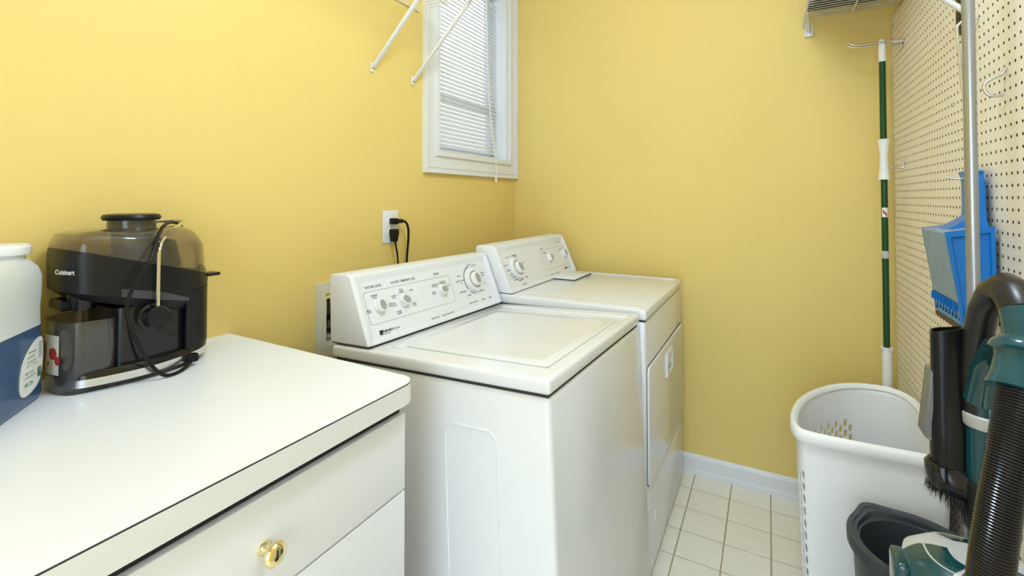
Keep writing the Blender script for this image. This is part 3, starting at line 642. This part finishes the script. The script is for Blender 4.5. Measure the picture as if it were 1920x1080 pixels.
# ---------------------------------------------------------------- pegboard
pz0, pz1, py0, py1 = .075, 2.028, .30, 2.374
PT = .0254
cells = []
nz0 = math.floor((1.304-pz0)/PT); nz1 = math.floor((pz1-1.304)/PT)
ny = int((py1-py0)/PT)
for i in range(ny):
    for j in range(-nz0, nz1+1):
        cells.append((py1-.012-i*PT, 1.304+j*PT, PT, PT, True))
ya, yb = py1-.012+PT/2, py1-.012-(ny-1)*PT-PT/2; za, zb2 = 1.304-nz0*PT-PT/2, 1.304+nz1*PT+PT/2
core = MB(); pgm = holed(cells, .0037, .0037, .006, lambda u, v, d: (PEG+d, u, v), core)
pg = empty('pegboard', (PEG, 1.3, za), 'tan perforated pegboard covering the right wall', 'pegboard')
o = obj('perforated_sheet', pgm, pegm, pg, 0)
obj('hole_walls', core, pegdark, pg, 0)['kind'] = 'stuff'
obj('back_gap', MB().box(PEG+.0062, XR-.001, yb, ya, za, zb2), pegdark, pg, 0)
obj('edge', MB().ring(yb, ya, za, zb2, .0006, PEG+.0001, PEG+.006), pegm, pg, 0)
for (y, z_) in ((2.362, 1.997), (1.687, 1.557), (2.362, 1.548), (1.972, 1.081), (2.362, 1.10), (1.45, 1.93)):
    obj('screw', MB().lathe([(.0065, PEG), (.0062, PEG-.0015), (.004, PEG-.003), (.0, PEG-.0032)], (0, y, z_), 'x', 12), steel, pg)

# hooks
def hook(name, paths, r, label, m=steel):
    o = obj(name, MB(), m) if 0 else None
    mb = MB()
    for p in paths: mb.tube(p, r, 8, smooth=6)
    o = obj(name, mb, m, None, 60); tag(o, label, 'hook', 'metal pegboard hooks'); return o
hy = 2.206
lh = empty('pegboard_hook', (PEG, hy, 1.885), 'long double-pronged steel hook near the end wall holding the green mop', 'hook', 'metal pegboard hooks')
for dy in (-.0165, .0165):
    obj('prong', MB().tube([(PEG-.001, hy+dy, 1.888), (1.70, hy+dy, 1.889), (1.60, hy+dy, 1.889), (1.58, hy+dy, 1.892), (1.565, hy+dy, 1.903)], .003, 8), steel, lh)
obj('mount_plate', MB().box(1.700, PEG-.001, hy-.02, hy+.02, 1.879, 1.886, .001, 1).box(PEG-.010, PEG-.005, hy-.008, hy+.008, 1.862, 1.884, .001, 1), steel, lh)
hook('pegboard_hook', [[(PEG-.001, 2.21, 1.453), (PEG-.007, 2.21, 1.45), (PEG-.006, 2.21, 1.435), (PEG-.003, 2.21, 1.422), (1.722, 2.21, 1.414), (1.708, 2.21, 1.417), (1.690, 2.21, 1.423)]], .0026, 'small bare steel hook on the pegboard beside the mop grip')
hook('pegboard_hook', [[(PEG-.001, 1.36, 1.580), (PEG-.004, 1.36, 1.572), (PEG-.008, 1.36, 1.565), (1.714, 1.36, 1.560), (1.701, 1.36, 1.551), (1.697, 1.36, 1.539), (1.704, 1.36, 1.524), (1.715, 1.36, 1.520), (1.727, 1.36, 1.522)]], .0033, 'bare curved C-shaped steel hook right of the metal pole')
hook('pegboard_hook', [[(PEG-.001, 1.50, 1.732), (1.706, 1.503, 1.730), (1.698, 1.506, 1.724), (1.695, 1.506, 1.712), (1.697, 1.500, 1.64), (1.700, 1.495, 1.557)]], .0032, 'long steel rod hook hanging down left of the metal pole')
cl = obj('wooden_cleat', MB().box(PEG-.012, PEG-.0005, 1.585, 1.612, 1.725, 1.86, .002, 1), brownm); tag(cl, 'dark brown wooden cleat on the pegboard behind the metal pole', 'cleat')

# ---------------------------------------------------------------- twist mop on the long hook
mx_, my_ = 1.671, 2.206
mp = empty('mop', (mx_, my_, .02), 'green-handled mop with white grips hanging in the back corner', 'mop')
def mlathe(prof, n=28): return MB().lathe([(r_*.81, z_) for r_, z_ in prof], (mx_, my_, 0), n=n)
obj('pole', mlathe([(.0128, .50), (.0128, 1.83)]), greenp, mp)
obj('top_cap', mlathe([(.0142, 1.818), (.0142, 1.86), (.013, 1.888), (.009, 1.902), (0, 1.905)]), whitep, mp)
gr = []
for k in range(41):
    t = k/40; zz = 1.373+t*.152; r_ = .0155+.0085*abs(2*t-1)**2.2+.0007*math.sin(t*math.pi*26)
    gr.append((r_, zz))
obj('upper_grip', mlathe([(.013, 1.373)]+gr+[(.013, 1.525)]), whitep, mp)
gr = [(.0185+.0009*math.sin(k*1.6), .50+k*.006) for k in range(40)]
obj('lower_sleeve', mlathe([(.013, .50)]+gr+[(.0235, .742), (.0235, .748), (.013, .748)]), whitep, mp)
obj('collar', mlathe([(.0132, 1.078), (.0148, 1.08), (.0148, 1.104), (.0132, 1.106)]), silverp, mp)
st = MB()
N = 10
for k in range(N):
    a0, a1 = R(-150+110*k/N), R(-150+110*(k+1)/N)
    P = lambda a, z_: (mx_+.0106*math.cos(a), my_+.0106*math.sin(a), z_)
    st.add([P(a0, 1.232), P(a1, 1.232), P(a1, 1.268), P(a0, 1.268)], [(0, 1, 2, 3)])
sk = obj('sticker', st, paperw, mp)
st = MB()
for k in range(6):
    a0, a1 = R(-130+72*k/6), R(-130+72*(k+1)/6); P = lambda a, z_: (mx_+.0108*math.cos(a), my_+.0108*math.sin(a), z_)
    s0 = 1.262-.018*k/6; s1 = 1.262-.018*(k+1)/6
    st.add([P(a0, s0-.011), P(a1, s1-.011), P(a1, s1), P(a0, s0)], [(0, 1, 2, 3)])
obj('red_stripe', st, redm, sk)
mh = MB()
for k in range(26):
    a = 2*math.pi*k/26; r0 = .012+.004*(k % 3)
    mh.tube([(mx_+r0*.6*math.cos(a), my_+r0*.6*math.sin(a), .50), (mx_+r0*math.cos(a+.4)*1.5, my_+r0*math.sin(a+.4)*1.5, .36), (mx_+r0*math.cos(a+.9)*2.2, my_+r0*math.sin(a+.9)*2.2, .16+.02*(k % 4))], .005, 5, smooth=4)
obj('mop_strands', mh, cordw, mp)['kind'] = 'stuff'

# ---------------------------------------------------------------- blue dustpan
dp = empty('dustpan', (1.69, 1.49, 1.005), 'blue plastic dustpan hanging on the pegboard behind the metal pole', 'dustpan')
Y0, Y1 = 1.402, 1.588
# base plate (dusty, faces the room), back wall, side walls, tray inner
obj('scoop_plate', MB().prism([(1.640, 1.222), (1.645, 1.222), (1.666, 1.068), (1.661, 1.066)], Y0+.002, Y1, 1, .0015, 1), bluedust, dp)
obj('top_wall', MB().prism([(1.640, 1.219), (1.640, 1.225), (1.722, 1.240), (1.722, 1.234)], Y0+.002, Y1, 1, .0015, 1), bluedust, dp)
def side(y0, y1, nm):
    P = [(1.6395, 1.226), (1.722, 1.241), (1.724, 1.10), (1.722, 1.02), (1.664, 1.02), (1.661, 1.066)]
    pan = obj(nm, MB().prism(P, y0+.003, y1-.0005, 1), bluep, dp)
    c = (sum(p[0] for p in P)/6, sum(p[1] for p in P)/6)
    I = [(c[0]+(x-c[0])*.80, c[1]+(z_-c[1])*.90) for x, z_ in P]
    I2 = [(c[0]+(x-c[0])*.74, c[1]+(z_-c[1])*.87) for x, z_ in P]
    mb = MB().loft([[(x, y0+.003, z_) for x, z_ in P], [(x, y0-.002, z_) for x, z_ in P], [(x, y0-.002, z_) for x, z_ in I], [(x, y0+.003, z_) for x, z_ in I2]], False, False)
    obj('rim', mb, bluep, pan, 20)
side(Y0, Y0+.006, 'side_wall'); side(Y1-.006, Y1, 'side_wall')
obj('back_wall', MB().box(1.719, 1.7225, Y0+.004, Y1-.004, 1.02, 1.238), bluep, dp)
cb = obj('comb_bar', MB().prism([(1.661, 1.066), (1.672, 1.064), (1.675, 1.044), (1.664, 1.044)], Y0+.004, Y1-.004, 1), bluep, dp)
for k in range(8):
    y = Y0+.014+k*.0225
    obj('tooth', MB().prism([(y-.010, 1.045), (y+.010, 1.045), (y, 1.026)], 1.6635, 1.668, axis=0), bluep, cb)
    obj('rib', MB().box(1.657, 1.664, y+.0100, y+.0122, 1.045, 1.065), bluep, cb)
obj('front_strip', MB().prism([(1.6665, 1.05), (1.670, 1.05), (1.672, 1.012), (1.6685, 1.012)], Y0+.003, Y1-.003, 1), bluelight, dp)
obj('rubber_lip', MB().prism([(1.664, 1.016), (1.674, 1.016), (1.672, 1.002), (1.666, 1.002)], Y0, Y1, 1, .001, 1), brownrub, dp)
hm = cat2([(1.415, 1.236), (1.428, 1.250), (1.434, 1.275), (1.436, 1.31), (1.438, 1.338), (1.446, 1.356), (1.45, 1.368), (1.56, 1.368), (1.548, 1.356), (1.541, 1.34), (1.540, 1.31), (1.541, 1.275), (1.552, 1.252), (1.575, 1.236)], 3, False)
obj('handle', MB().prism(hm, 1.706, 1.720, axis=0, bev=.002, seg=1).loft([[(1.655, 1.455, 1.226), (1.655, 1.535, 1.226), (1.715, 1.535, 1.236), (1.715, 1.455, 1.236)], [(1.704, 1.465, 1.262), (1.704, 1.522, 1.262), (1.716, 1.522, 1.27), (1.716, 1.465, 1.27)]]), bluep, dp)
hook('pegboard_hook', [[(PEG-.0005, 1.515, 1.357), (1.72, 1.515, 1.353), (1.700, 1.515, 1.350), (1.685, 1.518, 1.352), (1.674, 1.52, 1.356)]], .0026, 'steel peg hook through the blue dustpan handle')

# ---------------------------------------------------------------- metal pole
px, py = 1.6415, 1.244
ap_ = empty('metal_pole', (px, py, 0), 'long satin aluminium pole standing in front of the pegboard', 'pole')
obj('tube', MB().lathe([(.0101, .06), (.0101, 1.98)], (px, py, 0), n=32), alum, ap_)
obj('end_cap', MB().lathe([(.0105, 1.975), (.0105, 2.0), (.006, 2.006)], (px, py, 0), n=24), blackm, ap_)
obj('socket', MB().lathe([(.017, .02), (.017, .07), (.0135, .10)], (px, py, 0), n=24), blackm, ap_)
obj('foot_block', MB().box(px-.055, px+.055, py-.11, py+.02, .001, .028, .006, 2), blackm, ap_)

# ---------------------------------------------------------------- hamper
HZ = .628; sc_ = .62
base_out = [(1.345, 1.640), (1.343, 1.70), (1.353, 1.785), (1.381, 1.885), (1.432, 1.985), (1.492, 2.062), (1.552, 2.106), (1.615, 2.124), (1.670, 2.116), (1.708, 2.07), (1.7225, 2.0), (1.723, 1.90), (1.723, 1.75), (1.720, 1.655), (1.700, 1.612), (1.655, 1.600), (1.575, 1.595), (1.485, 1.591), (1.400, 1.592), (1.362, 1.604)]
HO = cat2(base_out, 6); HCX, HCY = 1.545, 1.83
hn = []
for i in range(len(HO)):
    a, b = HO[i-1], HO[(i+1) % len(HO)]; t = Vector((b[0]-a[0], b[1]-a[1])).normalized(); n = Vector((t.y, -t.x))
    if n.dot(Vector((HO[i][0]-HCX, HO[i][1]-HCY))) < 0: n = -n
    hn.append(n)
def hoff(d, z): return [(x+n.x*d, y+n.y*d, z) for (x, y), n in zip(HO, hn)]
def hbody(i, z, d=0):
    """point on the tapering basket wall; i = float index along the outline"""
    i0 = int(math.floor(i)) % len(HO); f = i-math.floor(i); i1 = (i0+1) % len(HO)
    x = HO[i0][0]*(1-f)+HO[i1][0]*f; y = HO[i0][1]*(1-f)+HO[i1][1]*f; n = hn[i0]
    k = .90+.10*(z/HZ)
    x -= n.x*(.014+d); y -= n.y*(.014+d)
    return (HCX+(x-HCX)*k, HCY+(y-HCY)*k, z)
hp = empty('laundry_hamper', (HCX, HCY, 0), 'tall white plastic laundry hamper with side holes beside the pegboard', 'laundry hamper')
cells = []
# holes run over the left (room-facing) side: outline indices around the first points
N = len(HO); i = 0.0
seglen = [math.hypot(HO[(k+1) % N][0]-HO[k][0], HO[(k+1) % N][1]-HO[k][1]) for k in range(N)]
cum = [0]
for s in seglen: cum.append(cum[-1]+s)
def idx(s):
    s = s % cum[-1]
    for k in range(N):
        if cum[k+1] >= s: return k+(s-cum[k])/seglen[k]
    return 0.0
CW = .0215; ncol = int(cum[-1]/CW); CW = cum[-1]/ncol
for c in range(ncol):
    s = (c+.5)*CW; ii = int(idx(s)) % N; nx, nyy = hn[ii].x, hn[ii].y
    hole = nx < -.32 and nyy < .85
    RH = (HZ-.024)/34
    if hole:
        k = 0
        while k < 34:
            if 2 <= k < 27 and k % 2 == c % 2: cells.append((s, .012+RH*(k+1), CW, 2*RH, True)); k += 2
            else: cells.append((s, .012+RH*(k+.5), CW, RH, False)); k += 1
    else:
        for k in range(34): cells.append((s, .012+RH*(k+.5), CW, RH, False))
hb = holed(cells, .0078, .0138, 0, lambda u, v, d: hbody(idx(u), v, d))
ho = obj('basket_wall', hb, hampm, hp, 60)
bm = bmesh.new(); bm.from_mesh(ho.data); bmesh.ops.remove_doubles(bm, verts=bm.verts, dist=.0004); bmesh.ops.recalc_face_normals(bm, faces=bm.faces)
bm.to_mesh(ho.data); bm.free(); ho.data.polygons.foreach_set('use_smooth', [True]*len(ho.data.polygons)); ho.data.set_sharp_from_angle(angle=R(50))
sm = ho.modifiers.new('thickness', 'SOLIDIFY'); sm.thickness = .003; sm.offset = 0
obj('rim', MB().loft([hoff(-.020, HZ-.012), hoff(-.018, HZ-.002), hoff(-.010, HZ+.003), hoff(-.002, HZ), hoff(.001, HZ-.008), hoff(.001, HZ-.028), hoff(-.003, HZ-.033), hoff(-.007, HZ-.033), hoff(-.008, HZ-.014), hoff(-.014, HZ-.013)], False, False), hampm, hp, 50)
obj('base', MB().loft([[hbody(k, .004) for k in range(N)], [hbody(k, .014) for k in range(N)]]), hampm, hp, 40)
obj('drain_dot', MB().lathe([(.0035, HZ+.0028), (.0035, HZ+.0036)], (1.610, 2.1145, 0), n=12), knobg, hp)

# ---------------------------------------------------------------- dark grey bucket
BZ = .492; bcx, bcy = 1.585, 1.412
bk = empty('bucket', (bcx, bcy, 0), 'dark grey plastic bucket with a pouring lip in front of the hamper', 'bucket')
def bring(d, z, k=1, sp=0):
    out = []
    for i in range(64):
        a = 2*math.pi*i/64; r = (.1335+d)
        da = (a-R(121)+math.pi) % (2*math.pi)-math.pi
        bump = sp*math.exp(-(da/.26)**2)
        x = bcx+(r+bump)*math.cos(a)*k*.98; y = bcy+(r+bump)*math.sin(a)*k*1.05
        out.append((x, y, z))
    return out
obj('pail', MB().loft([bring(-.01, .004, .80), bring(-.008, .012, .81), bring(-.008, BZ-.06, .985), bring(-.008, BZ-.035, 1, .0), bring(-.006, BZ-.006, 1, .018), bring(-.006, BZ, 1, .02), bring(-.018, BZ-.001, 1, .012), bring(-.019, BZ-.012, 1, .006), bring(-.0235, BZ-.014, 1, .0), bring(-.0245, BZ-.018, 1), bring(-.014, .03, .80), bring(-.05, .016, .80)], True, True), greyb, bk, 40)
obj('rim', MB().loft([bring(-.007, BZ-.028, 1, .012), bring(.0035, BZ-.024, 1, .018), bring(.0045, BZ-.002, 1, .021), bring(.002, BZ+.0025, 1, .021), bring(-.009, BZ+.0025, 1, .019), bring(-.0105, BZ-.0005, 1, .018)], False, False), greyb, bk, 40)
ear = obj('handle_ear', MB().lathe([(.017, -.006), (.019, 0), (.017, .006), (.006, .007)], (0, 0, 0), 'y', 20).xf(Matrix.Translation((1.497, 1.306, BZ-.008)) @ Matrix.Rotation(R(-45), 4, 'Z')), greyb, bk)
ear2 = obj('handle_ear', MB().lathe([(.015, -.005), (.017, 0), (.015, .005)], (0, 0, 0), 'y', 20).xf(Matrix.Translation((1.672, 1.521, BZ-.02)) @ Matrix.Rotation(R(-45), 4, 'Z')), greyb, bk)
hpts = []
for k in range(15):
    t = k/14; a = math.pi*t
    base = Vector((1.497, 1.306, BZ-.008)).lerp(Vector((1.672, 1.521, BZ-.02)), (1-math.cos(a))/2)
    hpts.append(base+Vector((.80, -.60, 0))*.115*math.sin(a)+Vector((0, 0, -.05*math.sin(a)+.012)))
obj('bail_handle', MB().tube(hpts, .0048, 8), greyb, bk)

# ---------------------------------------------------------------- upright vacuum cleaner
vc = empty('vacuum_cleaner', (1.53, .83, 0), 'teal upright vacuum cleaner with a black ribbed hose in the right foreground', 'vacuum cleaner')
obj('spine', MB().tube([(1.556, .895, .30), (1.556, .896, .80), (1.556, .896, .93), (1.554, .896, 1.03)], [.03, .0255, .0265, .0225], 20), tealp, vc)
obj('spine_ring', MB().lathe([(.0262, .984), (.0275, .986), (.0275, 1.000), (.0255, 1.002)], (1.5555, .896, 0), n=28), silverp, vc)
obj('spine_collar', MB().lathe([(.028, .84), (.0305, .845), (.0305, .905), (.028, .908)], (1.556, .896, 0), n=24), blackm, vc)
grip = [(1.552, .897, 1.00), (1.547, .899, 1.05), (1.546, .898, 1.10), (1.552, .893, 1.145), (1.560, .882, 1.172), (1.567, .865, 1.181), (1.571, .846, 1.175), (1.572, .832, 1.158)]
obj('handle_loop', MB().tube(grip, [.023, .020, .0165, .0165, .019, .0225, .024, .0235], 18), mat('handle_black_brown', (.014, .011, .011), .3), vc, 60)
hg = obj('handle_grip', MB().tube([(1.572, .832, 1.158), (1.571, .820, 1.14), (1.568, .806, 1.118), (1.562, .79, 1.10)], [.0237, .0238, .024, .024], 20), tealp, vc, 60)
obj('handle_neck', MB().tube([(1.549, .893, 1.02), (1.553, .868, 1.085), (1.556, .835, 1.115), (1.556, .80, 1.11)], [.024, .016, .0165, .02], 16, smooth=4) if 0 else MB().tube([(1.549, .893, 1.02), (1.551, .88, 1.07), (1.554, .85, 1.104), (1.557, .81, 1.112)], [.021, .017, .017, .02], 16), tealg, vc, 60)
# swivel cuff and hose
def oriented(prof, p, d, n=32):
    d = Vector(d).normalized(); q = d.to_track_quat('Z', 'Y').to_matrix().to_4x4()
    return MB().lathe(prof, n=n).xf(Matrix.Translation(p) @ q)
cd = Vector((-.28, -.42, -.86))
obj('hose_cuff', oriented([(.012, -.012), (.027, -.010), (.0315, -.004), (.033, .001), (.033, .005), (.0275, .007), (.026, .014), (.027, .034), (.0295, .046), (.0295, .049), (.024, .049)], (1.553, .772, 1.122), cd), tealp, vc, 30)
hp_ = [Vector(p) for p in ((1.541, .754, 1.086), (1.531, .738, 1.055), (1.519, .722, 1.01), (1.508, .711, .96), (1.498, .702, .90), (1.492, .702, .82), (1.492, .715, .72), (1.50, .735, .60), (1.52, .77, .45), (1.535, .82, .33))]
hpath = catmull(hp_, 40)
hr = []
acc = 0
for i, p in enumerate(hpath):
    if i: acc += (p-hpath[i-1]).length
    hr.append(.0212+.0016*math.sin(acc/.0042*2*math.pi))
# resample at fine steps so that each rib is resolved
fine = []; step = .00082; acc = 0; last = hpath[0]; fine.append(last)
for p in hpath[1:]:
    while (p-last).length >= step:
        last = last+(p-last).normalized()*step; fine.append(last)
hr = [.0188+.0007*math.cos(k*math.pi/2) for k in range(len(fine))]
obj('hose', MB().tube(fine, hr, 20), mat('ribbed_black_hose', (.008, .007, .007), .2), vc, 60)
# canister with silver surround and dark teal windows
ccx, ccy = 1.512, .812
def cring(rx, ry, z, dx=0): return [(ccx+dx+rx*math.copysign(abs(math.cos(a))**.75, math.cos(a)), ccy+ry*math.copysign(abs(math.sin(a))**.75, math.sin(a)), z) for a in [2*math.pi*i/40 for i in range(40)]]
obj('dust_canister', MB().loft([cring(.062, .055, .34), cring(.066, .058, .36), cring(.066, .058, .775), cring(.062, .054, .79)]), tealg, vc, 40)
cv = obj('canister_cover', MB().loft([cring(.069, .061, .782), cring(.070, .062, .80), cring(.066, .058, .826), cring(.052, .046, .842, .006), cring(.02, .02, .846, .01)]), silverp, vc, 40)
def shell(a0, a1, e0, e1, grow):
    """patch of the domed cover, in angle and height fraction"""
    P = [(.070, .062, .80, 0), (.066, .058, .826, 0), (.052, .046, .842, .006), (.02, .02, .846, .01)]
    mb = MB(); na, ne = 10, 6; pts = []
    for e_ in range(ne+1):
        f = (e0+(e1-e0)*e_/ne)*3; i = min(int(f), 2); f -= i
        rx, ry, z_, dx = [P[i][k]+(P[i+1][k]-P[i][k])*f for k in range(4)]
        for k in range(na+1):
            a = R(a0+(a1-a0)*k/na)
            pts.append((ccx+dx+(rx+grow)*math.copysign(abs(math.cos(a))**.75, math.cos(a)), ccy+(ry+grow)*math.copysign(abs(math.sin(a))**.75, math.sin(a)), z_+grow))
    fs = [(e_*(na+1)+k, e_*(na+1)+k+1, (e_+1)*(na+1)+k+1, (e_+1)*(na+1)+k) for e_ in range(ne) for k in range(na)]
    return mb.add(pts, fs)
for a0, a1 in ((176, 238), (245, 296), (302, 352), (60, 120)):
    w_ = obj('tinted_window', shell(a0, a1, .0, .90, .0012), tealg, cv, 60)
obj('release_catch', MB().box(ccx-.080, ccx-.062, ccy-.022, ccy+.022, .775, .822, .006, 3), tealg, cv)
obj('motor_housing', MB().loft([cring(.075, .07, .12), cring(.085, .08, .16), cring(.085, .08, .30), cring(.06, .055, .345)]), tealp, vc, 40)
obj('floor_head', MB().prism([(1.33, .002), (1.62, .002), (1.62, .10), (1.56, .13), (1.42, .11), (1.34, .06)], .69, .97, 1, .012, 2), blackm, vc)
# crevice tool with dusting brush, clipped on the far side
tx0, ty0 = 1.516, .906
def tring(rx, ry, z, dx=0, cut=0):
    return [(tx0+dx+rx*math.copysign(abs(math.cos(a))**.7, math.cos(a)), ty0+ry*math.copysign(abs(math.sin(a))**.7, math.sin(a)), z-cut*math.cos(a)) for a in [2*math.pi*i/28 for i in range(28)]]
ctl = obj('crevice_tool', MB().loft([tring(.020, .018, .90), tring(.0205, .018, .94), tring(.0205, .0175, .968), tring(.0185, .013, .995), tring(.0185, .012, 1.10, 0, -.003), tring(.0185, .012, 1.112, 0, -.005), tring(.016, .0095, 1.112, 0, -.005), tring(.016, .0095, 1.02)], True, True), mat('tool_black', (.006, .006, .006), .28, spec=.3), vc, 45)
br_ = obj('brush_collar', MB().loft([tring(.026, .022, .880, .003, .008), tring(.030, .024, .884, .003, .008), tring(.030, .024, .908, .003, .006), tring(.025, .020, .916, .002, .004), tring(.020, .018, .917)]), blackp, vc, 45)
bs = MB(); rnd = random.Random(7)
for k in range(420):
    a = rnd.uniform(0, 2*math.pi); q = math.sqrt(rnd.uniform(.35, 1)); x = tx0+.003+.029*q*math.cos(a); y = ty0+.023*q*math.sin(a)
    L = rnd.uniform(.026, .037)+.012*math.cos(a); z1 = .884-.008*math.cos(a); sx = .10*(x-tx0)+rnd.uniform(-.003, .003); sy = .10*(y-ty0)+rnd.uniform(-.003, .003)
    w = .0006
    bs.add([(x-w, y-w, z1), (x+w, y-w, z1), (x, y+w, z1), (x+sx, y+sy, z1-L)], [(0, 1, 3), (1, 2, 3), (2, 0, 3)])
bo = obj('bristles', bs, mat('black_bristle', (.012, .012, .012), .6), br_, 0); bo['kind'] = 'stuff'
obj('upholstery_tool', MB().prism([(1.487, .952), (1.498, .945), (1.502, 1.05), (1.497, 1.05)], .900, .935, 1, .002, 1), mat('mid_grey_plastic', (.17, .17, .175), .4), vc)
obj('tool_clip', MB().box(1.522, 1.545, .893, .905, .955, .985, .003, 1), blackm, vc)
obj('tool_rail', MB().box(1.5365, 1.5395, .905, .915, .90, .985, .001, 1), silverp, vc)
